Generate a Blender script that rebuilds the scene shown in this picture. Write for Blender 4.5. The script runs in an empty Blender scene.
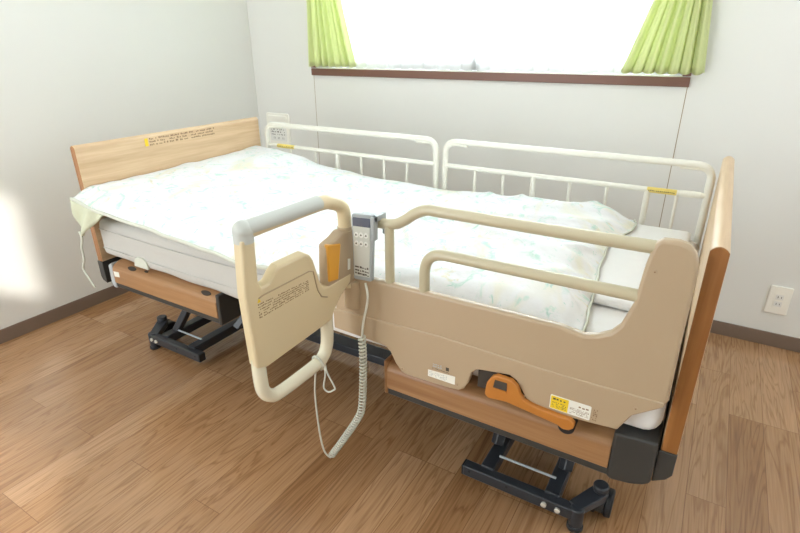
import bpy, bmesh, math, random
from mathutils import Vector, Matrix, noise
random.seed(7)
S = bpy.context.scene
C = S.collection
R = math.radians

# ------------------------------------------------------------------ traced sizes (metres)
PANEL = [(1.1482, 0.5814), (1.1718, 0.6014), (1.214, 0.6376), (1.2648, 0.644), (1.7188, 0.6454), (1.7351, 0.6421), (1.7648, 0.6384), (1.7905, 0.6451), (1.8127, 0.6584), (1.8278, 0.6781), (1.8371, 0.7085), (1.8439, 0.731), (1.85, 0.8061), (1.8563, 0.8415), (1.8612, 0.8535), (1.8712, 0.859), (1.8956, 0.86), (1.9114, 0.8558), (1.9241, 0.844), (1.9304, 0.8271), (1.9333, 0.7813), (1.9327, 0.6695), (1.935, 0.5447), (1.9295, 0.5309), (1.8789, 0.491), (1.8574, 0.4467), (1.7702, 0.439), (1.6879, 0.4403), (1.6707, 0.4457), (1.6558, 0.4695), (1.6427, 0.4885), (1.626, 0.497), (1.5506, 0.4853), (1.5365, 0.4721), (1.5281, 0.4384), (1.5188, 0.4208), (1.5062, 0.4117), (1.4773, 0.4081), (1.3658, 0.4045), (1.3483, 0.4089), (1.3307, 0.4298), (1.3163, 0.4577), (1.3045, 0.4672), (1.2836, 0.4709), (1.1409, 0.4759)]
CREASE = [(1.1481, 0.5334), (1.4519, 0.5425), (1.7315, 0.5358), (1.928, 0.5396)]
TTOP = [(1.2465, 0.7837), (1.3159, 0.7904), (1.3557, 0.8088), (1.3811, 0.8268), (1.4109, 0.8349), (1.6922, 0.8355), (1.8669, 0.8369)]
SCREWS = [(1.8675, 0.7984), (1.8832, 0.5098), (1.6618, 0.453), (1.5029, 0.4263), (1.3513, 0.4189)]
G_BODY = [(0.3086, 0.8153), (0.2772, 0.8171), (0.2698, 0.8044), (0.2743, 0.7176), (0.2665, 0.7034), (0.2454, 0.7076), (0.2317, 0.7261), (0.2179, 0.7367), (0.1472, 0.7441), (0.1337, 0.7377), (0.1256, 0.7207), (0.1105, 0.6608), (0.1027, 0.6477), (0.0907, 0.6461), (0.0141, 0.657), (0.0188, 0.6317), (0.0532, 0.6033), (0.0744, 0.5732), (0.0832, 0.5519), (0.2794, 0.5106), (0.3116, 0.5179), (0.3155, 0.624), (0.3181, 0.6971)]
TIE = [(0.0544, -0.06, 0.5509), (0.0312, -0.06, 0.5288), (0.0126, -0.06, 0.4932), (0.0074, -0.06, 0.4452), (-0.0149, -0.06, 0.4038), (0.0087, -0.06, 0.3685), (0.0338, -0.06, 0.3369)]
LOOP = [(1.1291, -0.075, 0.3793), (1.1345, -0.075, 0.3523), (1.1573, -0.075, 0.3133), (1.152, -0.075, 0.3015), (1.1338, -0.075, 0.2889), (1.1189, -0.075, 0.299), (1.1275, -0.075, 0.3417), (1.1266, -0.075, 0.3737)]
BARX1 = [0.1977, 0.3487, 0.4748, 0.6019, 0.7207, 0.8343]
BARX2 = [1.1385, 1.2528, 1.3684, 1.4994, 1.6247, 1.752, 1.8402]
CAM = {'x': 1.9147, 'y': -0.9832, 'z': 1.1719, 'yaw': 31.059, 'pitch': 23.307, 'roll': -0.339, 'f': 520.59}
LIGHT = {'world': 2.5, 'window': 80, 'side': 11, 'front_fill': 17, 'overhead': 4, 'sun': 2.8, 'exposure': 0.34}
SUNDIR = (-.75, .55, -.35)
FRONT_HOLES = [(-.42, .62, .02, 2.05), (1.9, 3.06, .80, 2.1)]  # unseen openings: first added for fill light, second shaped for the sun patches
YB = 1.4107; XL = -0.535; L = 1.9418; W = 0.88; HT = 0.843

# ------------------------------------------------------------------ materials
def mat(name, col, rough=.5, metal=0, spec=.5, **kw):
    m = bpy.data.materials.new(name); m.use_nodes = True
    b = m.node_tree.nodes['Principled BSDF']
    b.inputs['Base Color'].default_value = (*col, 1)
    b.inputs['Roughness'].default_value = rough
    b.inputs['Metallic'].default_value = metal
    b.inputs['Specular IOR Level'].default_value = spec
    for k, v in kw.items(): b.inputs[k.replace('_', ' ')].default_value = v
    return m
def srgb(r, g, b):
    f = lambda c: ((c/255+.055)/1.055)**2.4 if c/255 > .04045 else c/255/12.92
    return (f(r), f(g), f(b))
def nodes(m):
    nt = m.node_tree; return nt, nt.nodes, nt.links, nt.nodes['Principled BSDF']
def N(ns, t, **kw):
    n = ns.new(t)
    for k, v in kw.items():
        if k in n.inputs: n.inputs[k].default_value = v
        else: setattr(n, k, v)
    return n
def ramp(ns, stops):
    r = ns.new('ShaderNodeValToRGB'); e = r.color_ramp.elements
    while len(e) < len(stops): e.new(.5)
    for i, (p, c) in enumerate(stops):
        e[i].position = p; e[i].color = (*c, 1)
    return r
def bump(nt, src, strength, dist):
    b = nt.nodes.new('ShaderNodeBump'); b.inputs['Strength'].default_value = strength; b.inputs['Distance'].default_value = dist
    nt.links.new(src, b.inputs['Height']); nt.links.new(b.outputs[0], nt.nodes['Principled BSDF'].inputs['Normal'])
def noise_bump(m, scale, strength, dist=.001):
    nt, ns, ls, b = nodes(m)
    tc = ns.new('ShaderNodeTexCoord'); n = N(ns, 'ShaderNodeTexNoise', Scale=scale, Detail=4.0)
    ls.new(tc.outputs['Object'], n.inputs['Vector']); bump(nt, n.outputs['Fac'], strength, dist)

M = {}
M['wall'] = mat('wallpaper', srgb(232, 232, 226), .85); noise_bump(M['wall'], 350, .25)
M['ceiling'] = mat('ceiling_paint', (.85, .85, .83), .9)
M['baseboard'] = mat('baseboard_vinyl', srgb(124, 106, 92), .45)
M['seam'] = mat('wall_seam', srgb(165, 148, 120), .8)
M['sillwood'] = mat('window_frame_wood', srgb(120, 82, 66), .4)
M['alu'] = mat('sash', (.75, .75, .75), .4)
M['cream'] = mat('cream_plastic', srgb(181, 160, 132), .35)
M['gatecream'] = mat('gate_cream_plastic', srgb(216, 199, 162), .33)
M['tube'] = mat('cream_painted_tube', srgb(192, 182, 153), .28)
M['loop'] = mat('pale_cream_tube', srgb(226, 220, 196), .25)
M['whitetube'] = mat('white_painted_tube', srgb(232, 230, 218), .3)
M['grip'] = mat('grey_grip', srgb(193, 196, 190), .5)
M['dark'] = mat('charcoal_plastic', srgb(58, 58, 56), .42)
M['black'] = mat('black_rubber', srgb(30, 31, 33), .55)
M['steel'] = mat('dark_painted_steel', srgb(50, 53, 58), .32)
M['edge'] = mat('grey_edge', srgb(176, 182, 184), .35)
M['bolt'] = mat('bright_bolt', srgb(225, 222, 210), .25, .3)
M['orange'] = mat('orange_plastic', srgb(190, 122, 52), .38)
M['amber'] = mat('amber_lever', srgb(222, 160, 60), .3)
M['yellow'] = mat('yellow_sticker', srgb(238, 206, 45), .5)
M['paleyellow'] = mat('pale_yellow_sticker', srgb(226, 204, 110), .5)
M['paper'] = mat('white_sticker', srgb(238, 238, 228), .5)
M['ink'] = mat('printed_ink', srgb(85, 76, 64), .6)
M['brownink'] = mat('printed_brown_ink', srgb(135, 105, 75), .6)
M['screen'] = mat('dark_display', srgb(88, 92, 108), .25)
M['remote'] = mat('remote_grey_plastic', srgb(206, 208, 200), .4)
M['remoteback'] = mat('remote_blue_grey', srgb(168, 174, 176), .4)
M['button'] = mat('remote_button', srgb(236, 236, 230), .4)
M['cord'] = mat('grey_cord', srgb(206, 206, 192), .4)
M['plate'] = mat('outlet_plastic', srgb(249, 247, 236), .3)
M['hole'] = mat('slot_dark', srgb(70, 62, 54), .8)
M['sheet'] = mat('white_sheet', (.84, .84, .83), .9); noise_bump(M['sheet'], 14, .35, .012)
M['mattress'] = mat('mattress_cover', srgb(194, 193, 187), .9); noise_bump(M['mattress'], 25, .4, .008)

def wood(name, c1, c2, rough, axis):            # laminate with fine grain along one axis
    m = mat(name, c1, rough); nt, ns, ls, b = nodes(m)
    tc = ns.new('ShaderNodeTexCoord'); mp = ns.new('ShaderNodeMapping')
    sc = [34, 34, 34]; sc['xyz'.index(axis)] = 1.6
    mp.inputs['Scale'].default_value = sc
    n = N(ns, 'ShaderNodeTexNoise', Scale=1.0, Detail=5.0, Distortion=.6)
    n2 = N(ns, 'ShaderNodeTexNoise', Scale=5.0, Detail=6.0)
    r = ramp(ns, [(.32, c2), (.68, c1)])
    mx = N(ns, 'ShaderNodeMix', data_type='RGBA', blend_type='MULTIPLY'); mx.inputs[0].default_value = .25
    r2 = ramp(ns, [(.4, (.72, .62, .5)), (.6, (1, 1, 1))])
    ls.new(tc.outputs['Object'], mp.inputs[0]); ls.new(mp.outputs[0], n.inputs['Vector']); ls.new(mp.outputs[0], n2.inputs['Vector'])
    ls.new(n.outputs['Fac'], r.inputs[0]); ls.new(n2.outputs['Fac'], r2.inputs[0])
    ls.new(r.outputs[0], mx.inputs[6]); ls.new(r2.outputs[0], mx.inputs[7]); ls.new(mx.outputs[2], b.inputs['Base Color'])
    return m
M['maple'] = wood('maple_laminate', srgb(224, 196, 160), srgb(206, 174, 136), .38, 'y')
M['bandwood'] = wood('edge_band_wood', srgb(166, 114, 64), srgb(140, 90, 42), .4, 'z')
M['barwood'] = wood('bar_wood', srgb(170, 130, 90), srgb(152, 110, 72), .38, 'x')

def floor_mat():
    m = mat('plank_floor', (.4, .25, .15), .3, 0, .7); nt, ns, ls, b = nodes(m)
    tc = ns.new('ShaderNodeTexCoord'); mp = ns.new('ShaderNodeMapping')
    mp.inputs['Rotation'].default_value = (0, 0, R(90)); mp.inputs['Location'].default_value = (0.1, 0.02, 0)
    br = N(ns, 'ShaderNodeTexBrick', Scale=1.0); br.offset = .37; br.offset_frequency = 3
    br.inputs['Color1'].default_value = (0, 0, 0, 1); br.inputs['Color2'].default_value = (1, 1, 1, 1)
    br.inputs['Mortar'].default_value = (.5, .5, .5, 1)
    br.inputs['Mortar Size'].default_value = .0008; br.inputs['Mortar Smooth'].default_value = .3
    br.inputs['Brick Width'].default_value = .72; br.inputs['Row Height'].default_value = .098
    ls.new(tc.outputs['Object'], mp.inputs[0]); ls.new(mp.outputs[0], br.inputs['Vector'])
    sep = ns.new('ShaderNodeSeparateColor'); ls.new(br.outputs['Color'], sep.inputs[0])
    # shift the grain of every plank by its own random value
    gm = ns.new('ShaderNodeMapping'); gm.inputs['Scale'].default_value = (14, 1.1, 1)
    cx = ns.new('ShaderNodeCombineXYZ'); mul = N(ns, 'ShaderNodeMath', operation='MULTIPLY'); mul.inputs[1].default_value = 37
    ls.new(sep.outputs[0], mul.inputs[0]); ls.new(mul.outputs[0], cx.inputs[0]); ls.new(mul.outputs[0], cx.inputs[1])
    ls.new(tc.outputs['Object'], gm.inputs[0])
    ad = N(ns, 'ShaderNodeVectorMath', operation='ADD'); ls.new(gm.outputs[0], ad.inputs[0]); ls.new(cx.outputs[0], ad.inputs[1])
    n1 = N(ns, 'ShaderNodeTexNoise', Scale=1.0, Detail=3.0, Distortion=.9)
    ls.new(ad.outputs[0], n1.inputs['Vector'])
    # cathedral grain: rings cut from a stretched noise
    rg = N(ns, 'ShaderNodeMath', operation='MULTIPLY'); rg.inputs[1].default_value = 11
    fr = N(ns, 'ShaderNodeMath', operation='FRACT'); ls.new(n1.outputs['Fac'], rg.inputs[0]); ls.new(rg.outputs[0], fr.inputs[0])
    rr = ramp(ns, [(0, (.66, .61, .56)), (.3, (1, 1, 1)), (.85, (.95, .94, .93)), (1, (.66, .61, .56))])
    ls.new(fr.outputs[0], rr.inputs[0])
    fm = ns.new('ShaderNodeMapping'); fm.inputs['Scale'].default_value = (190, 6, 1)
    n2 = N(ns, 'ShaderNodeTexNoise', Scale=1.0, Detail=3.0); ls.new(tc.outputs['Object'], fm.inputs[0]); ls.new(fm.outputs[0], n2.inputs['Vector'])
    fine = ramp(ns, [(.3, (.70, .67, .64)), (.62, (1.08, 1.08, 1.08))]); ls.new(n2.outputs['Fac'], fine.inputs[0])
    base = ramp(ns, [(0, srgb(158, 117, 79)), (.35, srgb(184, 143, 104)), (.7, srgb(171, 128, 88)), (1, srgb(194, 154, 116))])
    ls.new(sep.outputs[0], base.inputs[0])
    cur = base.outputs[0]
    for other, f in ((rr, .85), (fine, .6)):
        mx = N(ns, 'ShaderNodeMix', data_type='RGBA', blend_type='MULTIPLY'); mx.inputs[0].default_value = f
        ls.new(cur, mx.inputs[6]); ls.new(other.outputs[0], mx.inputs[7]); cur = mx.outputs[2]
    mj = N(ns, 'ShaderNodeMix', data_type='RGBA'); ls.new(br.outputs['Fac'], mj.inputs[0])
    ls.new(cur, mj.inputs[6]); mj.inputs[7].default_value = (*srgb(120, 86, 58), 1)
    ls.new(mj.outputs[2], b.inputs['Base Color'])
    rgh = N(ns, 'ShaderNodeMapRange'); rgh.inputs[3].default_value = .15; rgh.inputs[4].default_value = .22
    ls.new(n2.outputs['Fac'], rgh.inputs[0]); ls.new(rgh.outputs[0], b.inputs['Roughness'])
    bump(nt, fine.outputs[0], .02, .0005)
    return m
M['floor'] = floor_mat()

def duvet_mat():
    m = mat('floral_duvet_cover', (.9, .9, .88), .92); nt, ns, ls, b = nodes(m)
    tc = ns.new('ShaderNodeTexCoord')
    wq = N(ns, 'ShaderNodeTexNoise', Scale=26.0, Detail=3.0); ls.new(tc.outputs['UV'], wq.inputs['Vector'])
    cur = None
    white = (.84, .855, .87)
    def layer(prev, scale, lo, hi, colr, det, off, stretch):
        mp = ns.new('ShaderNodeMapping'); mp.inputs['Location'].default_value = (off, off*1.7, 0); mp.inputs['Scale'].default_value = stretch
        ls.new(tc.outputs['UV'], mp.inputs[0])
        n = N(ns, 'ShaderNodeTexNoise', Scale=scale, Detail=det, Roughness=.62, Distortion=1.2); ls.new(mp.outputs[0], n.inputs['Vector'])
        r = ramp(ns, [(lo, (0, 0, 0)), (hi, (1, 1, 1))]); ls.new(n.outputs['Fac'], r.inputs[0])
        mx = N(ns, 'ShaderNodeMix', data_type='RGBA'); ls.new(r.outputs[0], mx.inputs[0])
        if prev is None: mx.inputs[6].default_value = (*white, 1)
        else: ls.new(prev, mx.inputs[6])
        mx.inputs[7].default_value = (*colr, 1)
        return mx.outputs[2]
    cur = layer(cur, 5.0, .52, .70, srgb(232, 230, 212), 3.0, 3.1, (1.2, .7, 1))
    cur = layer(cur, 17.0, .55, .66, srgb(198, 225, 216), 6.0, 9.7, (1, 1, 1))
    cur = layer(cur, 13.0, .61, .69, srgb(226, 221, 200), 6.0, 21.3, (1, 1.3, 1))
    cur = layer(cur, 38.0, .64, .70, srgb(188, 218, 210), 4.0, 5.5, (1, 1, 1))
    ls.new(cur, b.inputs['Base Color'])
    n = N(ns, 'ShaderNodeTexNoise', Scale=16.0, Detail=4.0); ls.new(tc.outputs['UV'], n.inputs['Vector'])
    bump(nt, n.outputs['Fac'], .35, .012)
    return m
M['duvet'] = duvet_mat()
M['hem'] = mat('duvet_hem', srgb(208, 211, 198), .9); noise_bump(M['hem'], 60, .5, .004)
M['flap'] = mat('duvet_flap', srgb(204, 208, 182), .9); noise_bump(M['flap'], 45, .6, .005)

def curtain_mat():
    m = mat('green_curtain', srgb(226, 232, 176), .9); nt, ns, ls, b = nodes(m)
    tr = ns.new('ShaderNodeBsdfTranslucent'); tr.inputs[0].default_value = (*srgb(230, 236, 192), 1)
    mx = ns.new('ShaderNodeMixShader'); mx.inputs[0].default_value = .38
    out = ns['Material Output']
    ls.new(b.outputs[0], mx.inputs[1]); ls.new(tr.outputs[0], mx.inputs[2]); ls.new(mx.outputs[0], out.inputs[0])
    return m
M['curtain'] = curtain_mat()
def sheer_mat():
    m = mat('sheer_white', (.93, .93, .93), .9); nt, ns, ls, b = nodes(m)
    tr = ns.new('ShaderNodeBsdfTranslucent'); tr.inputs[0].default_value = (.95, .95, .95, 1)
    tp = ns.new('ShaderNodeBsdfTransparent')
    a = ns.new('ShaderNodeMixShader'); a.inputs[0].default_value = .7
    c = ns.new('ShaderNodeMixShader'); c.inputs[0].default_value = .35
    ls.new(b.outputs[0], a.inputs[1]); ls.new(tr.outputs[0], a.inputs[2]); ls.new(a.outputs[0], c.inputs[1]); ls.new(tp.outputs[0], c.inputs[2])
    ls.new(c.outputs[0], ns['Material Output'].inputs[0]); return m
M['sheer'] = sheer_mat()
def glass_mat():
    m = mat('window_glass', (1, 1, 1), .0); nt, ns, ls, b = nodes(m)
    tp = ns.new('ShaderNodeBsdfTransparent'); tp.inputs[0].default_value = (.96, .98, .97, 1)
    gl = ns.new('ShaderNodeBsdfGlossy'); gl.inputs['Roughness'].default_value = .02
    fr = ns.new('ShaderNodeFresnel'); a = ns.new('ShaderNodeMixShader')
    ls.new(fr.outputs[0], a.inputs[0]); ls.new(tp.outputs[0], a.inputs[1]); ls.new(gl.outputs[0], a.inputs[2])
    ls.new(a.outputs[0], ns['Material Output'].inputs[0]); return m
M['glass'] = glass_mat()
def frost_mat():
    m = mat('sun_diffuser_pane', (.9, .9, .9), .9); nt, ns, ls, b = nodes(m)
    tr = ns.new('ShaderNodeBsdfTranslucent'); tr.inputs[0].default_value = (.9, .9, .9, 1)
    a = ns.new('ShaderNodeMixShader'); a.inputs[0].default_value = .5
    ls.new(b.outputs[0], a.inputs[1]); ls.new(tr.outputs[0], a.inputs[2]); ls.new(a.outputs[0], ns['Material Output'].inputs[0]); return m
M['frost'] = frost_mat()

# ------------------------------------------------------------------ mesh helpers
def wloc(o):
    v = Vector((0, 0, 0))
    while o: v += o.location; o = o.parent
    return v
def obj(name, bm, m, parent=None, smooth=None, bevel=0, seg=2, label=None):
    bmesh.ops.recalc_face_normals(bm, faces=bm.faces)
    if parent: bmesh.ops.translate(bm, vec=-wloc(parent), verts=bm.verts)
    me = bpy.data.meshes.new(name); bm.to_mesh(me); bm.free()
    for k in (m if isinstance(m, (list, tuple)) else [m]): me.materials.append(M[k] if isinstance(k, str) else k)
    o = bpy.data.objects.new(name, me); C.objects.link(o)
    if parent: o.parent = parent
    if bevel:
        b = o.modifiers.new('bevel', 'BEVEL'); b.width = bevel; b.segments = seg; b.limit_method = 'ANGLE'; b.angle_limit = R(35)
    if smooth is not None:
        for p in me.polygons: p.use_smooth = True
        try: me.set_sharp_from_angle(angle=R(smooth))
        except Exception: pass
    if bevel and smooth is None:
        for p in me.polygons: p.use_smooth = True
        try: me.set_sharp_from_angle(angle=R(30))
        except Exception: pass
        w = o.modifiers.new('wn', 'WEIGHTED_NORMAL'); w.keep_sharp = True
    if label: o['label'] = label
    return o
def tag(o, label=None, cat=None, group=None, kind=None):
    for k, v in (('label', label), ('category', cat), ('group', group), ('kind', kind)):
        if v: o[k] = v
    return o
def thing(name, loc, label, cat, group=None):
    o = bpy.data.objects.new(name, None); o.empty_display_size = .05; C.objects.link(o); o.location = loc
    return tag(o, label, cat, group)
def struct(name, bm, m, **k):
    o = obj(name, bm, m, **k); o['kind'] = 'structure'; return o
def copy_part(o, parent, loc):
    c = o.copy(); C.objects.link(c); c.parent = parent; c.location = loc; return c
BM = bmesh.new
def box(bm, x0, x1, y0, y1, z0, z1, mi=0):
    vs = [bm.verts.new((x, y, z)) for x in (x0, x1) for y in (y0, y1) for z in (z0, z1)]
    for f in ((0, 1, 3, 2), (4, 6, 7, 5), (0, 4, 5, 1), (2, 3, 7, 6), (0, 2, 6, 4), (1, 5, 7, 3)):
        bm.faces.new([vs[i] for i in f]).material_index = mi
    return bm
def B(*a): return box(BM(), *a)
def prism(bm, outline, depth, fn, mi=0):
    """outline of (u, v) pairs swept between two depths; fn(u, v, d) gives the point"""
    n = len(outline)
    a = [bm.verts.new(fn(u, v, depth[0])) for u, v in outline]; b = [bm.verts.new(fn(u, v, depth[1])) for u, v in outline]
    fs = [bm.faces.new(a), bm.faces.new(b[::-1])]
    for i in range(n): fs.append(bm.faces.new([a[i], b[i], b[(i+1) % n], a[(i+1) % n]]))
    for f in fs: f.material_index = mi
    return bm
XZ = lambda u, v, d: (u, d, v)
YZ = lambda u, v, d: (d, u, v)
def ring_prism(bm, outer, inner, depth, fn):
    n = len(outer); rows = [[bm.verts.new(fn(u, v, d)) for u, v in pts] for d in depth for pts in (outer, inner)]
    ao, ai, bo, bi = rows
    for i in range(n):
        j = (i+1) % n
        for q in ((ao[i], ao[j], ai[j], ai[i]), (bo[i], bi[i], bi[j], bo[j]), (ao[i], bo[i], bo[j], ao[j]), (ai[i], ai[j], bi[j], bi[i])):
            bm.faces.new(q)
    return bm
def rrect(x0, x1, z0, z1, r, k=5):
    pts = []
    for cx, cz, a0 in ((x1-r, z1-r, 0), (x0+r, z1-r, 90), (x0+r, z0+r, 180), (x1-r, z0+r, 270)):
        for i in range(k+1):
            a = R(a0+90*i/k); pts.append((cx+r*math.cos(a), cz+r*math.sin(a)))
    return pts
def fillet(pts, r, k=6):
    """round the corners of a polyline"""
    pts = [Vector(p) for p in pts]; out = [pts[0]]
    for i in range(1, len(pts)-1):
        p, a, b = pts[i], pts[i-1]-pts[i], pts[i+1]-pts[i]
        rr = min(r, a.length*.49, b.length*.49); p0 = p+a.normalized()*rr; p1 = p+b.normalized()*rr
        for j in range(k+1):
            t = j/k; out.append(p0*(1-t)**2+p*2*t*(1-t)+p1*t*t)
    out.append(pts[-1]); return out
def smooth_path(pts, n=8):
    pts = [Vector(p) for p in pts]; P = [2*pts[0]-pts[1]]+pts+[2*pts[-1]-pts[-2]]; out = []
    for i in range(1, len(P)-2):
        for j in range(n):
            t = j/n; a, b, c, d = P[i-1:i+3]
            out.append(.5*((2*b)+(c-a)*t+(2*a-5*b+4*c-d)*t*t+(3*b-a-3*c+d)*t**3))
    out.append(pts[-1]); return out
def tube(bm, path, r, sides=14, cap=True, closed=False, squash=None):
    path = [Vector(p) for p in path]; n = len(path); rings = []
    t0 = (path[1]-path[0]).normalized(); up = Vector((0, 0, 1)) if abs(t0.z) < .9 else Vector((0, 1, 0))
    nrm = (up-t0*up.dot(t0)).normalized()
    for i, p in enumerate(path):
        if closed: t = (path[(i+1) % n]-path[i-1]).normalized()
        else: t = (path[min(i+1, n-1)]-path[max(i-1, 0)]).normalized()
        nrm = (nrm-t*nrm.dot(t)).normalized(); bn = t.cross(nrm)
        rr = r[i] if isinstance(r, (list, tuple)) else r
        s = squash or (1, 1)
        rings.append([bm.verts.new(p+(nrm*math.cos(2*math.pi*k/sides)*s[0]+bn*math.sin(2*math.pi*k/sides)*s[1])*rr) for k in range(sides)])
    m = n if closed else n-1
    for i in range(m):
        A, Bq = rings[i], rings[(i+1) % n]
        for k in range(sides): bm.faces.new([A[k], A[(k+1) % sides], Bq[(k+1) % sides], Bq[k]])
    if cap and not closed: bm.faces.new(rings[0][::-1]); bm.faces.new(rings[-1])
    return bm
def T(path, r, **k): return tube(BM(), path, r, **k)
def cyl(bm, p0, p1, r, sides=20): return tube(bm, [p0, p1], r, sides=sides)
def glyph_rows(bm, fn, u0, u1, v0, v1, rows, cols, fill=.75, dens=.85, rnd=random):
    """rows of tiny illegible printed strokes"""
    dv = (v1-v0)/rows; du = (u1-u0)/cols
    for i in range(rows):
        for j in range(cols):
            if rnd.random() > dens: continue
            a = u0+du*(j+.12); b = a+du*fill*rnd.uniform(.6, 1.05); c = v0+dv*(i+.18)+rnd.uniform(0, .15)*dv; d = c+dv*.55*rnd.uniform(.5, 1.1)
            prism(bm, [(a, c), (b, c), (b, d), (a, d)], (0, .0006), fn)
    return bm
def joined(*paths_r):
    bm = BM()
    for p, r in paths_r: tube(bm, p, r)
    return bm
# ------------------------------------------------------------------ the room
X1, Y0, ZC = 3.3, -2.3, 2.4
struct('floor', B(XL-.1, X1+.1, Y0-.1, YB+.12, -.08, 0), 'floor')
struct('ceiling', B(XL-.1, X1+.1, Y0-.1, YB+.12, ZC, ZC+.08), 'ceiling')
struct('wall_left', B(XL-.1, XL, Y0-.1, YB+.12, 0, ZC), 'wall')
rw = BM()
for a in ((Y0-.1, -.35, 0, ZC), (-.35, 1.05, 0, .75), (-.35, 1.05, 2.1, ZC), (1.05, YB+.12, 0, ZC)): box(rw, X1, X1+.1, *a)  # unseen opening added for the side fill light
struct('wall_right', rw, 'wall')
struct('added_side_pane', B(X1+.07, X1+.08, -.35, 1.05, .75, 2.1), 'frost')  # added pane, out of view, stops direct sun behind the side fill
def wall_with_holes(x0, x1, z0, z1, holes, ya, yb):
    """rectangles around a row of openings (sorted by x)"""
    bm = BM(); x = x0
    for (a, b, c, d) in holes:
        box(bm, x, a, ya, yb, z0, z1)
        if c > z0: box(bm, a, b, ya, yb, z0, c)
        if d < z1: box(bm, a, b, ya, yb, d, z1)
        x = b
    box(bm, x, x1, ya, yb, z0, z1); return bm
WX0, WX1, WZ0, WZ1 = -.055, 1.752, 1.046, 2.06
struct('wall_back', wall_with_holes(XL, X1, 0, ZC, [(WX0, WX1, WZ0-.03, WZ1)], YB, YB+.12), 'wall')
wf = wall_with_holes(XL, X1, 0, ZC, FRONT_HOLES, Y0-.1, Y0)
box(wf, 1.9, 3.06, Y0-.1, Y0, 1.22, 1.58); box(wf, 2.72, 3.06, Y0-.1, Y0, 1.58, 2.1)  # infill shapes the unseen opening so sun falls in separate patches
struct('wall_front', wf, 'wall')
struct('baseboard_back', B(XL, X1, YB-.007, YB, 0, .061), 'baseboard', bevel=.002)
struct('baseboard_left', B(XL, XL+.007, Y0, YB-.007, 0, .061), 'baseboard', bevel=.002)
struct('trim_1', B(-.0795, -.077, YB-.0008, YB, .061, 1.007), 'seam')
struct('trim_2', B(1.7745, 1.7775, YB-.0008, YB, .061, 1.007), 'seam')
# window: brown casing, board, sashes, glass
w = BM()
box(w, -.084, 1.781, YB-.014, YB, 1.007, 1.0425)                       # board front
box(w, -.084, WX0, YB-.014, YB, 1.046, 2.09); box(w, WX1, 1.781, YB-.014, YB, 1.046, 2.09)
box(w, WX0, WX1, YB-.014, YB, WZ1, 2.09)
win = struct('window_1', w, 'sillwood', bevel=.002)
obj('window_board', B(WX0, WX1, YB, YB+.1, 1.016, 1.044), 'paper', win)
fr = BM()
for a, b_, y in ((WX0, .87, YB+.085), (.83, WX1, YB+.1)):
    box(fr, a, a+.035, y-.012, y+.012, 1.046, WZ1); box(fr, b_-.035, b_, y-.012, y+.012, 1.046, WZ1)
    box(fr, a, b_, y-.012, y+.012, 1.046, 1.09); box(fr, a, b_, y-.012, y+.012, WZ1-.04, WZ1)
sash = obj('sash', fr, 'alu', win)
obj('pane', box(B(WX0+.035, .835, YB+.083, YB+.087, 1.09, WZ1-.04), .865, WX1-.035, YB+.098, YB+.102, 1.09, WZ1-.04), 'glass', sash)

# sheer curtain inside the recess
def cloth_strip(xa, xb, za, zb, y, amp, waves, nx, nz, edge=None, phase=0, th=None):
    bm = BM(); rows = []
    for j in range(nz+1):
        t = j/nz; z = za+(zb-za)*t
        l, r_, a = (xa, xb, amp) if edge is None else edge(t)
        row = []
        for i in range(nx+1):
            s = i/nx; ph = 2*math.pi*waves*s+phase+.5*math.sin(5*s+1)
            sh = math.sin(ph)+.35*math.sin(2.3*ph+1)
            row.append(bm.verts.new((l+(r_-l)*(s+.010*math.cos(ph)), y+a*sh, z+(.004*math.sin(ph) if j == 0 else 0))))
        rows.append(row)
    for j in range(nz):
        for i in range(nx): bm.faces.new([rows[j][i], rows[j][i+1], rows[j+1][i+1], rows[j+1][i]])
    return bm
sh = obj('sheer_curtain', cloth_strip(WX0+.01, WX1-.01, 1.05, WZ1-.01, YB+.045, .010, 26, 420, 4), 'sheer', smooth=60)
tag(sh, 'white sheer curtain glowing across the whole window', 'curtain')

# green drapes, gathered by tiebacks above the frame
def drape(name, x_bot, x_mid, x_tie, label, phase, waves):
    zt, z0 = 1.62, 1.058
    def edge(t):
        z = z0+(2.12-z0)*t
        if z < zt:
            s = (z-z0)/(zt-z0); s2 = s**1.0
            l = x_bot[0]+(x_tie[0]-x_bot[0])*s2; r_ = x_bot[1]+(x_tie[1]-x_bot[1])*s2
            return l, r_, .016-.004*s
        s = min(1, (z-zt)/.45)
        return x_tie[0]+(x_mid[0]-x_tie[0])*s, x_tie[1]+(x_mid[1]-x_tie[1])*s, .012+.006*s
    t = thing(name, ((x_bot[0]+x_bot[1])/2, YB-.06, z0), label, 'curtain', None)
    o = obj('drape_cloth', cloth_strip(0, 0, z0, 2.12, YB-.062, 0, waves, 180, 40, edge, phase), 'curtain', t, smooth=70)
    sol = o.modifiers.new('thick', 'SOLIDIFY'); sol.thickness = .0025
    c = (x_tie[0]+x_tie[1])/2; hw = (x_tie[1]-x_tie[0])/2+.012
    ring = [(c+hw*math.cos(a*math.pi/12), YB-.062+.045*math.sin(a*math.pi/12), zt+.0) for a in range(24)]
    bm = BM(); rr = []
    for p in ring: rr.append((bm.verts.new((p[0], p[1], p[2]-.025)), bm.verts.new((p[0], p[1], p[2]+.025))))
    for i in range(24):
        a, b_ = rr[i], rr[(i+1) % 24]; bm.faces.new([a[0], b_[0], b_[1], a[1]])
    o = obj('tieback', bm, 'curtain', t, smooth=60); sol = o.modifiers.new('thick', 'SOLIDIFY'); sol.thickness = .003
    return t
drape('green_curtain', (-.062, .250), (-.07, .45), (-.025, .105), 'pale green pleated curtain gathered at the left end of the window', .3, 7.2)
drape('green_curtain', (1.532, 1.826), (1.25, 1.80), (1.705, 1.775), 'pale green pleated curtain gathered at the right end of the window', 1.2, 7.2)
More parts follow.
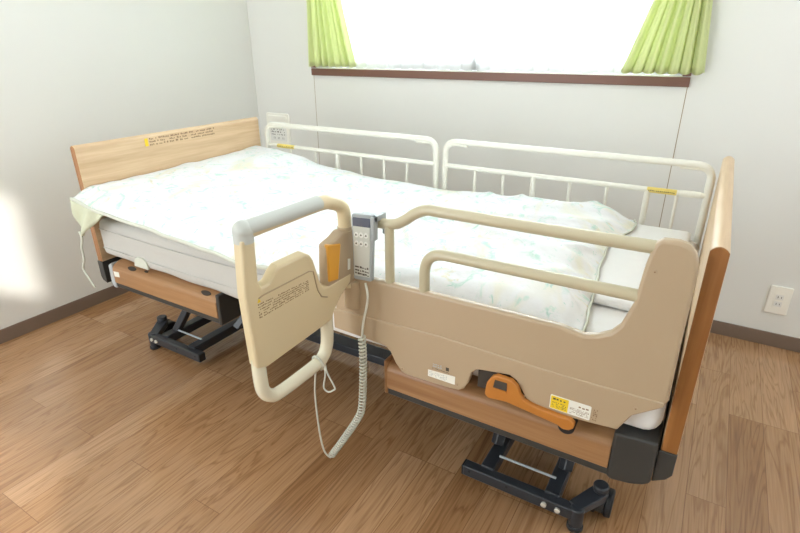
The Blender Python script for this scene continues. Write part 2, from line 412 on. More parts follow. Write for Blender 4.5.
rod = obj('curtain_rod', T([(-.25, YB-.062, 2.13), (1.95, YB-.062, 2.13)], .009), 'sillwood')
tag(rod, 'brown curtain rod above the window carrying both green curtains', 'curtain rod')

# wall outlets
t = thing('wall_outlet', (2.257, YB, .148), 'cream double wall outlet low on the back wall beside the footboard', 'outlet')
obj('cover_plate', prism(BM(), rrect(2.219, 2.295, .148, .268, .006), (YB, YB-.008), XZ), 'plate', t, bevel=.003, seg=3)
obj('socket_insert', prism(BM(), rrect(2.240, 2.274, .176, .240, .002), (YB-.007, YB-.0098), XZ), 'plate', t, bevel=.0008)
for zc in (.193, .223):
    s_ = obj('socket', prism(BM(), rrect(2.244, 2.270, zc-.011, zc+.011, .002), (YB-.009, YB-.0106), XZ), 'button', t, bevel=.0006)
    bm = BM(); box(bm, 2.2505, 2.2525, YB-.011, YB-.0105, zc-.004, zc+.004); box(bm, 2.2615, 2.2635, YB-.011, YB-.0105, zc-.0035, zc+.0035)
    obj('slot', bm, 'hole', s_)
t = thing('wall_panel', (-.377, YB, .604), 'pale socket panel on the back wall behind the left end of the far rail', 'outlet')
obj('cover_plate', prism(BM(), rrect(-.468, -.286, .600, .786, .014), (YB, YB-.008), XZ), 'plate', t, bevel=.003, seg=3)
obj('upper_cover', prism(BM(), rrect(-.452, -.302, .748, .772, .008), (YB-.006, YB-.013), XZ), 'plate', t, bevel=.002)
obj('socket_insert', prism(BM(), rrect(-.442, -.312, .622, .735, .004), (YB-.006, YB-.0105), XZ), 'button', t, bevel=.001)
fnw = lambda u, v, d: (u, YB-.0105-d, v)
obj('lettering', glyph_rows(BM(), fnw, -.432, -.322, .655, .728, 5, 14, dens=.6), 'ink', t)
bm = BM()
for xc in (-.41, -.375, -.34): box(bm, xc-.006, xc-.004, YB-.0112, YB-.0104, .634, .646); box(bm, xc+.004, xc+.006, YB-.0112, YB-.0104, .634, .646)
obj('slot', bm, 'hole', t)

# ------------------------------------------------------------------ the bed
bed = thing('hospital_bed', (.95, W/2, 0), 'adjustable nursing care bed with maple end boards and charcoal base on casters', 'bed')
def board(name, x0, x1, zb, zt, matr):
    k = 8; prof = [(x0, zb)]
    prof += [(x0+(x1-x0)*i/k, zt-.010+.010*math.sin(math.pi*i/k)**.8) for i in range(k+1)]
    prof += [(x1, zb)]
    bm = prism(BM(), prof, (0, W), XZ)
    return bm
def band(bm, mi=1):
    bm.normal_update()
    for f in bm.faces:
        if abs(f.normal.y) > .9: f.material_index = mi
    return bm
hb = obj('headboard', band(board('h', -.028, 0, .41, .846, 0)), ['maple', 'bandwood'], bed, bevel=.002)
fb = obj('footboard', band(board('f', L, L+.031, .403, .851, 0)), ['maple', 'bandwood'], bed, bevel=.002)
obj('lower_bracket', prism(BM(), [(L-.003, .318), (L+.022, .335), (L+.0315, .35), (L+.0315, .403), (L-.003, .403)], (-.002, W+.002), XZ), 'dark', fb, bevel=.002)
obj('lower_bracket', prism(BM(), [(.002, .322), (-.022, .33), (-.0315, .345), (-.0315, .41), (.002, .41)], (-.002, W+.002), XZ), 'dark', hb, bevel=.002)
# printed notice on the headboard
fnh = lambda u, v, d: (d, u, v)
rnd = random.Random(3)
obj('yellow_mark', prism(BM(), [(.270, .802), (.284, .802), (.284, .832), (.270, .832)], (0, .0008), fnh), 'yellow', hb, label='small yellow warning mark on the headboard')
obj('lettering', glyph_rows(BM(), fnh, .290, .612, .800, .834, 3, 46, dens=.8, rnd=rnd), 'brownink', hb)

def side_bar(name, x0, x1, z0, capL, capR, label):
    """wooden apron on the long side: rounded wood bar, charcoal skirt below, end caps"""
    y0 = -.015; d = .075
    prof = [(y0, z0), (y0, z0+.052), (y0+.004, z0+.062), (y0+.012, z0+.070), (y0+.035, z0+.080), (d, z0+.086), (d, z0)]
    p = obj(name, prism(BM(), prof, (x0, x1), lambda u, v, dd: (dd, u, v)), 'barwood', bed, bevel=.0012, label=label)
    sk = [(y0+.003, z0), (y0+.003, z0-.018), (y0+.012, z0-.027), (d, z0-.027), (d, z0)]
    obj('skirt', prism(BM(), sk, (x0+.002, x1+.002), lambda u, v, dd: (dd, u, v)), 'dark', p, bevel=.0015)
    return p, prof
fbar, prof = side_bar('side_bar', 1.288, 1.852, .3215, 0, 0, None)
hbar, _ = side_bar('side_bar', .084, .640, .350, 0, 0, None)
# charcoal corner next to the footboard
cor = [(1.852, .4185), (1.852, .300), (1.862, .294), (1.900, .300), (1.925, .310), (1.9375, .320), (1.9375, .425), (1.90, .4235)]
obj('corner_cap', prism(BM(), cor, (-.0145, .075), XZ), 'dark', fbar, bevel=.006, seg=3)
obj('corner_cap', prism(BM(), [(.640, .436), (.640, .328), (.646, .3235), (.654, .328), (.656, .436)], (-.0135, .075), XZ), 'dark', hbar, bevel=.004)
obj('edge_cap', prism(BM(), [(.060, .415), (.056, .34), (.068, .325), (.084, .325), (.084, .428)], (-.0145, .075), XZ), 'edge', hbar, bevel=.004, label='light grey end cap')
obj('end_cap', B(1.278, 1.288, -.013, .075, .300, .404), 'barwood', fbar, bevel=.004)
def oval(bm, cx, yc, zc, rx, ry, depth=.0012):
    c0 = Vector((cx, yc, zc)); n = Vector((0, -.35, .93)).normalized(); v = Vector((0, .93, .35)).normalized()
    pts = [(rx*math.cos(a*math.pi/10), ry*math.sin(a*math.pi/10)) for a in range(20)]
    return prism(bm, pts, (-.004, depth), lambda u, w_, d: tuple(c0+Vector((1, 0, 0))*u+v*w_+n*d))
for x in (.196, .590): obj('rail_socket', oval(BM(), x-.008, .000, .350+.0735, .022, .0085), 'hole', hbar, label='dark oval socket for a rail post')
obj('rail_socket', oval(BM(), .262, .006, .350+.0755, .009, .004), 'hole', hbar)
obj('rail_socket', oval(BM(), 1.345, .006, .3215+.0745, .018, .009), 'black', fbar)
fs = lambda u, v, d: (u, -.015-d, v)
obj('label_sticker', prism(BM(), [(.090, .376), (.122, .379), (.122, .399), (.090, .397)], (0, .0006), fs), 'paper', hbar, label='small white sticker at the head end')

# steel frame under the mattress
bm = BM()
for y in (.17, .68): box(bm, .02, 1.92, y, y+.04, .362, .402)
for x in (.03, .45, .80, 1.25, 1.60, 1.88): box(bm, x, x+.035, .11, .77, .366, .398)
obj('bed_frame', bm, 'steel', bed, bevel=.003)
bm = BM()
for (a, b_) in ((.03, .60), (.62, 1.0), (1.02, 1.40), (1.42, 1.91)): box(bm, a, b_, .08, .80, .403, .418)
obj('slat_deck', bm, 'steel', bed, bevel=.003)

def base(x0, x1, cx, s):
    """low steel undercarriage: two end bars, two cross beams, rod, lift arms, swivel casters at the outer end"""
    bm = BM()
    for y in (.078, .772): box(bm, x0, x1, y, y+.030, .034, .068)
    for x in (x0+.045, x1-.085): box(bm, x, x+.040, .100, .780, .040, .076)
    f = obj('base_frame', bm, 'steel', bed, bevel=.003)
    obj('rod', T([(x0+.08, .155, .078), (x1-.07, .155, .078)], .0035), 'edge', f, label='bright steel rod')
    obj('end_plug', prism(BM(), rrect(x0-.004 if s > 0 else x1-.001, x0+.001 if s > 0 else x1+.004, .035, .067, .0005), (.079, .107), XZ), 'black', f)
    for i in range(2):
        bx = (x1-.078+.036*i) if s > 0 else (x0+.010+.028*i)
        obj('bolt', cyl(BM(), (bx, .079, .051), (bx, .072, .051), .0075, 12), 'bolt', f, bevel=.001)
    for bx in (x0+.02, x0+.13) if s > 0 else (x1-.02, x1-.13):
        obj('screw_hole', cyl(BM(), (bx, .0790, .055), (bx, .0775, .055), .004, 10), 'black', f)
    for y in (.0, 1.0):
        yy = .093 if y == 0 else .787; sg = 1 if y == 0 else -1
        e = x1 if s > 0 else x0
        c = obj('caster', tube(BM(), [(e+s*.004, yy, .012), (e+s*.004, yy, .072)], .018, sides=18), 'steel', bed, bevel=.004)
        px, py = e+s*(.044 if s > 0 else .026), yy+sg*.068
        arm = BM(); A = Vector((e-s*.006, yy, 0)); Bp = Vector((px, py, 0)); dr = (Bp-A).normalized(); sd = Vector((-dr.y, dr.x, 0))
        out = [A+sd*.019, Bp+sd*.022, Bp+dr*.02+sd*.012, Bp+dr*.02-sd*.012, Bp-sd*.022, A-sd*.019]
        lo = [arm.verts.new((p.x, p.y, z)) for p, z in zip(out, (.048, .066, .070, .070, .066, .048))]
        hi = [arm.verts.new((p.x, p.y, z)) for p, z in zip(out, (.072, .092, .094, .094, .092, .072))]
        arm.faces.new(lo); arm.faces.new(hi)
        for k in range(6): arm.faces.new([lo[k], lo[(k+1) % 6], hi[(k+1) % 6], hi[k]])
        obj('bracket', arm, 'steel', c, bevel=.003)
        obj('swivel_cap', cyl(BM(), (px, py, .090), (px, py, .110), .020), 'steel', c, bevel=.004)
        for dx in (-.019, .019):
            wp = Vector((px+dx+s*.006, py+sg*.022, .038))
            obj('wheel', cyl(BM(), wp-Vector((.009, 0, 0)), wp+Vector((.009, 0, 0)), .038, 28), 'black', c, bevel=.005, seg=3)
        obj('axle_hood', cyl(BM(), (px+s*.006-.009, py+sg*.022, .040), (px+s*.006+.009, py+sg*.022, .040), .034, 24), 'steel', c)
        ft = obj('foot_stop', cyl(BM(), (e+s*.004, yy, 0), (e+s*.004, yy, .014), .021), 'black', c, bevel=.003)
    return f
base(1.480, 1.792, 1.84, 1)
base(.070, .364, .03, -1)
# lift arms from the undercarriage up to the frame
def arm(pts, w_):
    bm = BM()
    for a, b_ in zip(pts, pts[1:]):
        tube(bm, [a, b_], w_, sides=4)
    return bm
for pts in (((1.535, .20, .075), (1.535, .42, .385)), ((1.735, .20, .075), (1.735, .42, .385)),
            ((.135, .16, .070), (.27, .30, .385)), ((.335, .30, .070), (.47, .56, .385))):
    obj('lift_arm', arm(pts, .020), 'steel', bed, bevel=.003)
obj('motor', B(.80, 1.15, .36, .50, .27, .374), 'black', bed, bevel=.01)
obj('base_beam', B(.36, 1.50, .40, .46, .050, .085), 'steel', bed, bevel=.003)

# ------------------------------------------------------------------ mattress, sheet, duvet
def soft_box(x0, x1, y0, y1, z0, z1, r, nx, ny, nz, amp, sc, seed=0):
    bm = BM(); bmesh.ops.create_cube(bm, size=1)
    bm.free(); bm = BM(); vs = {}
    def P(i, j, k):
        key = (i, j, k)
        if key in vs: return vs[key]
        x, y, z = x0+(x1-x0)*i/nx, y0+(y1-y0)*j/ny, z0+(z1-z0)*k/nz
        c = Vector((min(max(x, x0+r), x1-r), min(max(y, y0+r), y1-r), min(max(z, z0+r), z1-r)))
        p = Vector((x, y, z)); d = p-c
        if d.length > 1e-6: p = c+d.normalized()*min(r, max(abs(d.x), abs(d.y), abs(d.z)))
        n = noise.noise(Vector((x*sc+seed, y*sc, z*sc*1.5)))
        if d.length > 1e-6: p += d.normalized()*n*amp
        vs[key] = bm.verts.new(p); return vs[key]
    for i in range(nx):
        for j in range(ny):
            for k in (0, nz): bm.faces.new([P(i, j, k), P(i+1, j, k), P(i+1, j+1, k), P(i, j+1, k)])
    for i in range(nx):
        for k in range(nz):
            for j in (0, ny): bm.faces.new([P(i, j, k), P(i+1, j, k), P(i+1, j, k+1), P(i, j, k+1)])
    for j in range(ny):
        for k in range(nz):
            for i in (0, nx): bm.faces.new([P(i, j, k), P(i, j+1, k), P(i, j+1, k+1), P(i, j, k+1)])
    return bm
mt = thing('mattress', (.96, .43, .437), 'thick white mattress lying on the bed under the floral duvet', 'mattress')
def mattress_shape(*a):
    bm = soft_box(*a)
    for v in bm.verts:      
        if v.co.z < .47 and v.co.x < .8: v.co.z += .016*(1-v.co.x/.8)
    return bm
obj('mattress_body', mattress_shape(.010, 1.925, .004, .850, .424, .583, .026, 120, 50, 12, .003, 9), 'mattress', mt, smooth=60)
sm = BM()
for z in (.475, .548):
    pth = [(x*.02+.03, .0025-.002*abs(noise.noise(Vector((x*.18, z*40, 0)))), z-.006*math.sin(x*.07)) for x in range(94)]
    tube(sm, pth, .0022, sides=6)
obj('piping', sm, 'mattress', mt, smooth=60)
obj('carry_handle', prism(BM(), [(.212, .440), (.219, .466), (.240, .480), (.270, .480), (.287, .468), (.291, .440)], (-.003, .006), XZ), 'hem', mt, bevel=.002, label='beige fabric carry handle on the near side')
# fitted sheet around the foot half
obj('fitted_sheet', soft_box(1.02, 1.934, -.001, .854, .4225, .588, .034, 60, 60, 14, .0015, 7, 3), 'sheet', mt, smooth=60, label='smooth white fitted sheet over the foot half')
bl = obj('white_blanket', soft_box(1.25, 1.905, .206, .845, .5930, .612, .010, 50, 60, 4, .003, 6, 9), 'sheet', smooth=60)
tag(bl, 'thin white blanket lying between the duvet and the foot of the mattress', 'blanket')

def interp(x, tab):
    for (a, va), (b_, vb) in zip(tab, tab[1:]):
        if x <= b_:
            t_ = max(0, (x-a)/(b_-a)); t_ = t_*t_*(3-2*t_); return va+(vb-va)*t_
    return tab[-1][1]
EDGE_Z = [(0, .672), (.16, .645), (.43, .630), (.66, .610), (.82, .597), (1.05, .600), (1.3, .607), (1.75, .607)]
EDGE_Y = [(0, -.055), (.80, -.050), (1.04, -.016), (1.18, .020), (1.75, .030)]
TOP_Z = [(0, .700), (.20, .695), (.45, .664), (.70, .652), (.96, .645), (1.2, .652), (1.4, .664), (1.60, .668), (1.75, .660)]
FOOT_X = [(.05, 1.752), (.19, 1.737), (.38, 1.7145), (.566, 1.704), (.75, 1.742), (.80, 1.744), (.84, 1.732)]
NU, NV = 230, 120
def duvet():
    bm = BM(); top = []; bot = []; uvl = bm.loops.layers.uv.new('UVMap'); co = {}
    for i in range(NU+1):
        u = i/NU; rt = []; rb = []
        for j in range(NV+1):
            v = j/NV
            xa = u*1.74; ye = interp(xa, EDGE_Y); y = ye+(.842-ye)*v
            x0 = .004; x = x0+(interp(y, FOOT_X)-x0)*u
            dn = v*.88; df = (1-v)*.86; de = (1-u)*1.74; dh = u*1.74     # distances to the hems
            f = min(1, dn/.10); f = math.sin(f*math.pi/2)
            g = min(1, de/.10); g = math.sin(g*math.pi/2)
            h = min(1, (df+.02)/.08); h = math.sin(h*math.pi/2)
            zt, ze = interp(xa, TOP_Z), interp(xa, EDGE_Z)
            zt += .012*max(0, v-.5)*2*max(0, 1-xa/.5)+.004*math.sin(math.pi*v)*(1 if xa > .6 else 0)-.018*(1-v)*min(1, xa/.5)
            base_z = ze+(zt-ze)*f
            fe = .616 if y > .2 else .604
            z = fe+(base_z-fe)*g
            z = z-(1-h)*.022*min(1, xa/.9)
            # folds: long soft creases running along and across the bed, stronger near the hems
            p = Vector((x, y, 0))
            w1 = noise.noise(Vector((x*2.6+y*1.5, y*5.5-x*1.2, 1.3)))
            w2 = noise.noise(Vector((x*6+y*4, y*13-x*5, 4.1)))
            w3 = noise.noise(Vector((x*26, y*22, 7)))
            cr = 1-abs(noise.noise(Vector((x*3.1-y*2.2, y*4.1+x*1.4, 9.2))))*2
            cr = max(0, cr)**5
            amp = min(1, min(dn, de, df+.05)/.05)
            calm = .35+.65*min(1, max(0, (xa-.5)/.7)); z += calm*amp*(.015*w1+.011*w2+.0025*w3+.016*cr)
            z += .007*math.exp(-dn/.09)*min(1, dn/.015)*noise.noise(Vector((x*15+y*9, y*24, 11)))
            hn = math.exp(-dn/.045); hf = math.exp(-de/.05)
            z += hn*.009*noise.noise(Vector((x*28, 3, 2)))*min(1, dn/.01)+hf*.006*noise.noise(Vector((5, y*26, 2)))*min(1, de/.012)
            # diagonal fold toward the far foot corner
            dd = (y-.80)+(1.70-x)*.42
            z += .016*math.exp(-(dd/.030)**2)*max(0, 1-abs(x-1.45)/.38)
            yo = y-(hn*.009*noise.noise(Vector((x*9, 8, 8))))
            xo = x+hf*.006*noise.noise(Vector((2, y*11, 8)))
            lim = .5925 if y > .000 else .0
            if x > 1.25 and y > .2: lim = .617
            z = max(z, lim+.004)
            rt.append(bm.verts.new((xo, yo, z))); co[rt[-1]] = (xa, .88*v)
            k = min(1, min(dn/.09 if xa < 1.1 else dn/.03, de/.03, (df+.001)/.03, (dh+.001)/.03))
            zb = z+(max(lim, .5925)-z)*k if y > -.2 else z
            if 0 < j < NV and 0 < i < NU:
                rb.append(bm.verts.new((xo, yo, min(zb, z-.001)))); co[rb[-1]] = (xa, .88*v)
            else: rb.append(rt[-1])
        top.append(rt); bot.append(rb)
    fs = []
    for i in range(NU):
        for j in range(NV):
            fs.append(bm.faces.new([top[i][j], top[i+1][j], top[i+1][j+1], top[i][j+1]]))
            q = [bot[i][j], bot[i][j+1], bot[i+1][j+1], bot[i+1][j]]
            if len(set(q)) == 4 and not set(q) <= set(fs[-1].verts):
                fs.append(bm.faces.new(q))
    for f in bm.faces:
        for l in f.loops: l[uvl].uv = co[l.vert]
    near = [Vector(top[i][0].co) for i in range(0, NU+1, 2)]
    foot = [Vector(top[NU][j].co) for j in range(0, NV+1, 2)]
    return bm, near, foot
dv = thing('duvet', (.87, .42, .5925), 'puffy white duvet with pale green and beige floral print spread over the bed', 'duvet')
dbm, near, foot = duvet()
duv = obj('duvet_cover', dbm, 'duvet', dv, smooth=180)
hem = BM()
tube(hem, near, .0052, sides=8, squash=(1.3, .8)); tube(hem, foot, .0034, sides=8)
obj('hem', hem, 'hem', dv, smooth=180, label='beige green hem along the near edge')
# hanging corner with its tie
fl = BM(); rows = []
A0, A1, A2 = Vector((-.004, -.056, .668)), Vector((.185, -.056, .640)), Vector((.022, -.064, .538))
nn = 14
for i in range(nn+1):
    row = []
    for j in range(nn+1-i):
        a, b_ = i/nn, j/nn
        p = A0*(1-a-b_)+A1*b_+A2*a
        p += Vector((.006*math.sin(7*a+3*b_), -.012*math.sin(b_*14+a*6)*(.3+a), -.010*math.sin(b_*math.pi)*a))
        row.append(fl.verts.new(p))
    rows.append(row)
for i in range(nn):
    for j in range(nn-i):
        fl.faces.new([rows[i][j], rows[i][j+1], rows[i+1][j]])
        if j < nn-i-1: fl.faces.new([rows[i][j+1], rows[i+1][j+1], rows[i+1][j]])
flo = obj('corner_flap', fl, 'flap', dv, smooth=180, label='limp green beige duvet corner hanging beside the headboard'); q = flo.modifiers.new('t', 'SOLIDIFY'); q.thickness = .006
obj('tie_cord', T(smooth_path([(.024, -.064, .556)]+[(x, -.066, z) for x, _, z in TIE[1:]], 6), .0042, sides=8), 'hem', dv, smooth=180)

# ------------------------------------------------------------------ far rails
def far_rail(x0, x1, bars, label, ysk, thick=()):
    y = .872; zt, zm, zb = .818, .7225, .445
    t = thing('bed_rail', ((x0+x1)/2, y, .44), label, 'bed rail', None)
    r = .0112
    obj('outer_tube', T(fillet([(x0+r, y, zb), (x0+r, y, zt), (x1-r, y, zt), (x1-r, y, zb)], .05, 8), r), 'whitetube', t, smooth=60)
    obj('middle_rail', T([(x0+r, y, zm), (x1-r, y, zm)], .009), 'whitetube', t, smooth=60)
    obj('lower_rail', T([(x0+r, y, .535), (x1-r, y, .535)], .009), 'whitetube', t, smooth=60)
    for x in bars: obj('baluster', T([(x, y, .535), (x, y, zm)], .0095 if x in thick else .0055), 'whitetube', t, smooth=60)
    for cxx, s in ((x0+2*r-.004, 1), (x1-2*r+.004, -1)):
        pts = fillet([(cxx, y, zm+.015), (cxx, y, zt-.012), (cxx+s*.085, y, zt-.012)], .055, 8)
        obj('corner_brace', T(pts, .006, sides=8), 'whitetube', t, smooth=60)
    a, b_ = ysk
    obj('warning_sticker', T([(a, y, zm), (b_, y, zm)], .0094), 'paleyellow', t, smooth=60, label='yellow sticker around the middle rail')
    glyph_rows_bm = glyph_rows(BM(), lambda u, v, d: (u, y-.0098-d*.5, v), a+.004, b_-.004, zm-.003, zm+.003, 1, 14)
    obj('lettering', glyph_rows_bm, 'ink', t)
    return t
far_rail(.046, .980, BARX1, 'white tubular far bed rail at the head end behind the duvet', (.122, .228), (BARX1[2],))
r2 = far_rail(.998, 1.936, BARX2, 'white tubular far bed rail at the foot end below the window', (1.750, 1.838), (BARX2[2], BARX2[5]))
obj('clamp', T([(1.846, .872, .7225), (1.905, .872, .7225)], .011), 'paper', r2, smooth=60)

# ------------------------------------------------------------------ near rail with its panel and swinging gate
nr = thing('assist_rail', (1.5, .03, .40), 'cream bed rail with solid side panel and opened swing gate nearest the camera', 'bed rail')
YF = -.036
pn = BM(); prism(pn, PANEL, (YF, YF+.022), XZ)
pan = obj('side_panel', pn, 'cream', nr, bevel=.007, seg=4)
def zc(x):
    for (xa, za), (xb, zb_) in zip(CREASE, CREASE[1:]):
        if x <= xb: return za+(zb_-za)*(x-xa)/(xb-xa)
    return CREASE[-1][1]
lowp = [(x, z) for x, z in PANEL if z < zc(x)-.004]
obj('lower_shell', prism(BM(), lowp+[(PANEL[-1][0], CREASE[0][1])]+CREASE[1:], (YF-.003, YF+.004), XZ), 'cream', pan, bevel=.0022, seg=2)
YL = YF-.003
for x, z in SCREWS:
    yy = YF if z > .6 else YL
    sc0 = obj('screw_cover', cyl(BM(), (x, yy+.002, z), (x, yy-.0012, z), .0042, 14), 'cream', pan, bevel=.0005)
    obj('screw_recess', cyl(BM(), (x, yy-.001, z), (x, yy-.0015, z), .0014, 8), 'brownink', sc0)
yt = -.0225; rt = .0125
tt = [(1.2159, yt, 0.7860), (1.2507, yt, 0.7860), (1.3174, yt, 0.7897), (1.3487, yt, 0.8040), (1.3743, yt, 0.8229), (1.4056, yt, 0.8367), (1.4455, yt, 0.8376), (1.6731, yt, 0.8378), (1.8685, yt, 0.8391)]
obj('top_tube', T(smooth_path(tt, 5), rt), 'tube', nr, smooth=60)
obj('tube_post', T([(1.3081, yt, 0.6313), (1.3081, yt, 0.7888)], rt*.92), 'tube', nr, smooth=60)
obj('lower_tube', T(fillet([(1.4018, yt, 0.6294), (1.4018, yt, 0.7399), (1.8552, yt, 0.7409)], .080, 12), rt), 'tube', nr, smooth=60)
fp = lambda u, v, d: (u, YL-d, v)
st = obj('maker_label', prism(BM(), [(1.4243, 0.4239), (1.4958, 0.4236), (1.4963, 0.4462), (1.4243, 0.4422)], (0, .0006), fp), 'paper', pan, label='white paper label on the lower edge of the panel')
obj('lettering', glyph_rows(BM(), lambda u, v, d: (u, YL-.0006-d*.4, v), 1.4277, 1.4763, 0.4262, 0.4405, 4, 12, dens=.7), 'edge', st)
obj('lettering', glyph_rows(BM(), fp, 1.4353, 1.4811, 0.4491, 0.4524, 1, 14), 'ink', pan)
obj('logo', box(BM(), 1.4715, 1.4796, YL-.0005, YL, 0.4548, 0.4644), 'ink', pan)
obj('logo', glyph_rows(BM(), fp, 1.4362, 1.4620, 0.4539, 0.4653, 2, 4), 'edge', pan)
st = obj('warning_label', prism(BM(), rrect(1.7190, 1.8034, 0.4474, 0.4825, .003), (0, .0005), fp), 'paper', pan, label='yellow and white warning label')
yl = obj('yellow_field', prism(BM(), [(1.7209, 0.4491), (1.7574, 0.4486), (1.7578, 0.4806), (1.7209, 0.4806)], (.0005, .0009), fp), 'yellow', st)
obj('lettering', glyph_rows(glyph_rows(BM(), lambda u, v, d: (u, YL-.0009-d*.4, v), 1.7242, 1.7538, 0.4701, 0.4777, 1, 4, fill=.8, dens=1), lambda u, v, d: (u, YL-.0009-d*.4, v), 1.7242, 1.7538, 0.4520, 0.4672, 4, 14, dens=.7), 'ink', yl)
obj('lettering', glyph_rows(glyph_rows(BM(), lambda u, v, d: (u, YL-.0005-d*.4, v), 1.7777, 1.7996, 0.4682, 0.4768, 1, 3, fill=.85, dens=1), lambda u, v, d: (u, YL-.0005-d*.4, v), 1.7614, 1.8005, 0.4510, 0.4663, 5, 16, dens=.7), 'brownink', st)
obj('lettering', glyph_rows(BM(), fp, 1.8053, 1.8168, 0.4501, 0.4796, 6, 4, dens=.6), 'brownink', pan)
# orange fixing lever with its square eye
lv = [(1.5753, 0.4356), (1.5789, 0.4678), (1.5892, 0.4863), (1.6005, 0.4941), (1.6353, 0.4927), (1.6491, 0.4824), (1.6569, 0.4639), (1.6666, 0.4522), (1.6861, 0.4463), (1.7448, 0.4417), (1.7679, 0.4429), (1.7777, 0.4346), (1.7767, 0.4230), (1.7679, 0.4142), (1.7543, 0.4122), (1.7426, 0.4186), (1.6666, 0.4283), (1.6276, 0.4327), (1.5848, 0.4278)]
lb = BM(); prism(lb, lv, (-.052, -.038), XZ)
lo_ = obj('fixing_lever', lb, 'orange', nr, bevel=.003, seg=3, label='orange plastic fixing lever')
obj('lever_window', prism(BM(), [(1.5955, 0.4629), (1.6267, 0.4634), (1.6262, 0.4833), (1.5984, 0.4833)], (-.0532, -.0515), XZ), 'hole', lo_, label='dark square opening')
obj('lever_window_lip', prism(BM(), [(1.5945, 0.4575), (1.6257, 0.4575), (1.6257, 0.4629), (1.5955, 0.4629)], (-.0550, -.0515), XZ), 'orange', lo_)
obj('pivot', cyl(BM(), (1.7611, -.050, 0.4186), (1.7611, -.0145, 0.4186), .0175), 'black', lo_, bevel=.002)
obj('mount_bracket', B(1.545, 1.665, -.020, .020, .425, .480), 'hole', nr, bevel=.002)

Hh = Vector((1.1995, -.03, 0)); ga = R(12); gd = Vector((-math.sin(ga), -math.cos(ga), 0)); gn = Vector((math.cos(ga), -math.sin(ga), 0))
G = lambda u, v, d: tuple(Hh+gd*u+Vector((0, 0, v))+gn*d)
def GP(pts, off=0): return [G(u, z, off) for u, z in pts]
gate = obj('swing_gate', prism(BM(), [(u-.013*max(0, (u-.25)/.07), z) for u, z in G_BODY], (-.015, .018), G), 'gatecream', nr, bevel=.006, seg=4, label='opened swing gate with loop handle')
obj('gate_rim', T(GP([(0.2755, 0.6817), (0.2660, 0.6855), (0.1425, 0.7007), (0.1302, 0.6969), (0.1216, 0.6475), (0.1121, 0.6266), (0.0950, 0.6190)], .0185), .0018, sides=6), 'cream', gate, smooth=60)
obj('handle_tube', T(smooth_path(GP([(0.2812, 0.8090), (0.2774, 0.8242), (0.1805, 0.8342), (0.0817, 0.8418), (0.0494, 0.8361), (0.0247, 0.8223), (0.0147, 0.7976), (0.0147, 0.7235), (0.0147, 0.6143)]), 6), .0165, sides=18), 'gatecream', gate, smooth=60)
grip = BM(); tube(grip, GP([(0.2812, 0.8318), (0.1805, 0.8375), (0.0874, 0.8447)]), .0185, sides=20, squash=(.86, 1.05))
bmesh.ops.create_uvsphere(grip, u_segments=20, v_segments=12, radius=.0215, matrix=Matrix.Translation(Vector(G(0.2803, 0.8290, 0))))
obj('grip', grip, 'grip', gate, smooth=60, label='soft pale grey grip on top')
cyl_b = BM(); cyl(cyl_b, G(0.2812, 0.8052, 0), G(0.2808, 0.8290, 0), .0205, 20); obj('grip_collar', cyl_b, 'grip', gate, smooth=50)
obj('lower_loop', T(smooth_path(GP([(0.2850, 0.5335), (0.2855, 0.4765), (0.2817, 0.4432), (0.2660, 0.4223), (0.2375, 0.4166), (0.1330, 0.4375), (0.1074, 0.4508), (0.0941, 0.4736), (0.0893, 0.5050), (0.0879, 0.5715)]), 6), .0160, sides=18), 'loop', gate, smooth=60)
obj('joint_ring', tube(BM(), [G(0.0147, 0.7634, 0), G(0.0147, 0.7710, 0)], .0178, sides=20), 'cream', gate, smooth=50)
hs = obj('lock_housing', prism(BM(), [(0.0380, 0.7663), (-0.0038, 0.7634), (-0.0057, 0.6285), (0.0428, 0.6190), (0.0931, 0.6285), (0.0860, 0.7425), (0.0570, 0.7539)], (-.016, .017), G), 'cream', gate, bevel=.006, seg=3)
obj('lock_lever', prism(BM(), [(0.0855, 0.7473), (0.0456, 0.7406), (0.0589, 0.6526), (0.0884, 0.6551)], (.006, .0205), G), 'amber', hs, bevel=.003, label='amber plastic lock lever')
obj('lock_badge', prism(BM(), [(0.0266, 0.6665), (0.0190, 0.6665), (0.0171, 0.6931), (0.0247, 0.6950)], (.0165, .0178), G), 'paper', hs)
hg = BM(); cyl(hg, (1.2024, -.026, 0.5525), (1.2024, -.026, 0.6285), .027, 24); cyl(hg, (1.2024, -.026, 0.6342), (1.2024, -.026, 0.6494), .0235, 24)
obj('hinge', hg, 'cream', nr, bevel=.003)
lab = BM(); rnd = random.Random(5)
def GL(s, t, d):   # s along, t up inside the slanted label
    u = (.2935+(.1500-.2935)*s)*0.9502; z = 0.0584+0.9502*((.606+(.628-.606)*s)+t*(.0405-.0115*s))
    return G(u, z, .018+d*.6)
glyph_rows(lab, GL, .0, .98, 0, .96, 6, 34, dens=.82, rnd=rnd)
obj('lettering', lab, 'brownink', gate)
obj('warning_mark', prism(BM(), [(.0, 1.0), (.06, 1.0), (.03, 1.28)], (0, .0008), GL), 'yellow', gate)

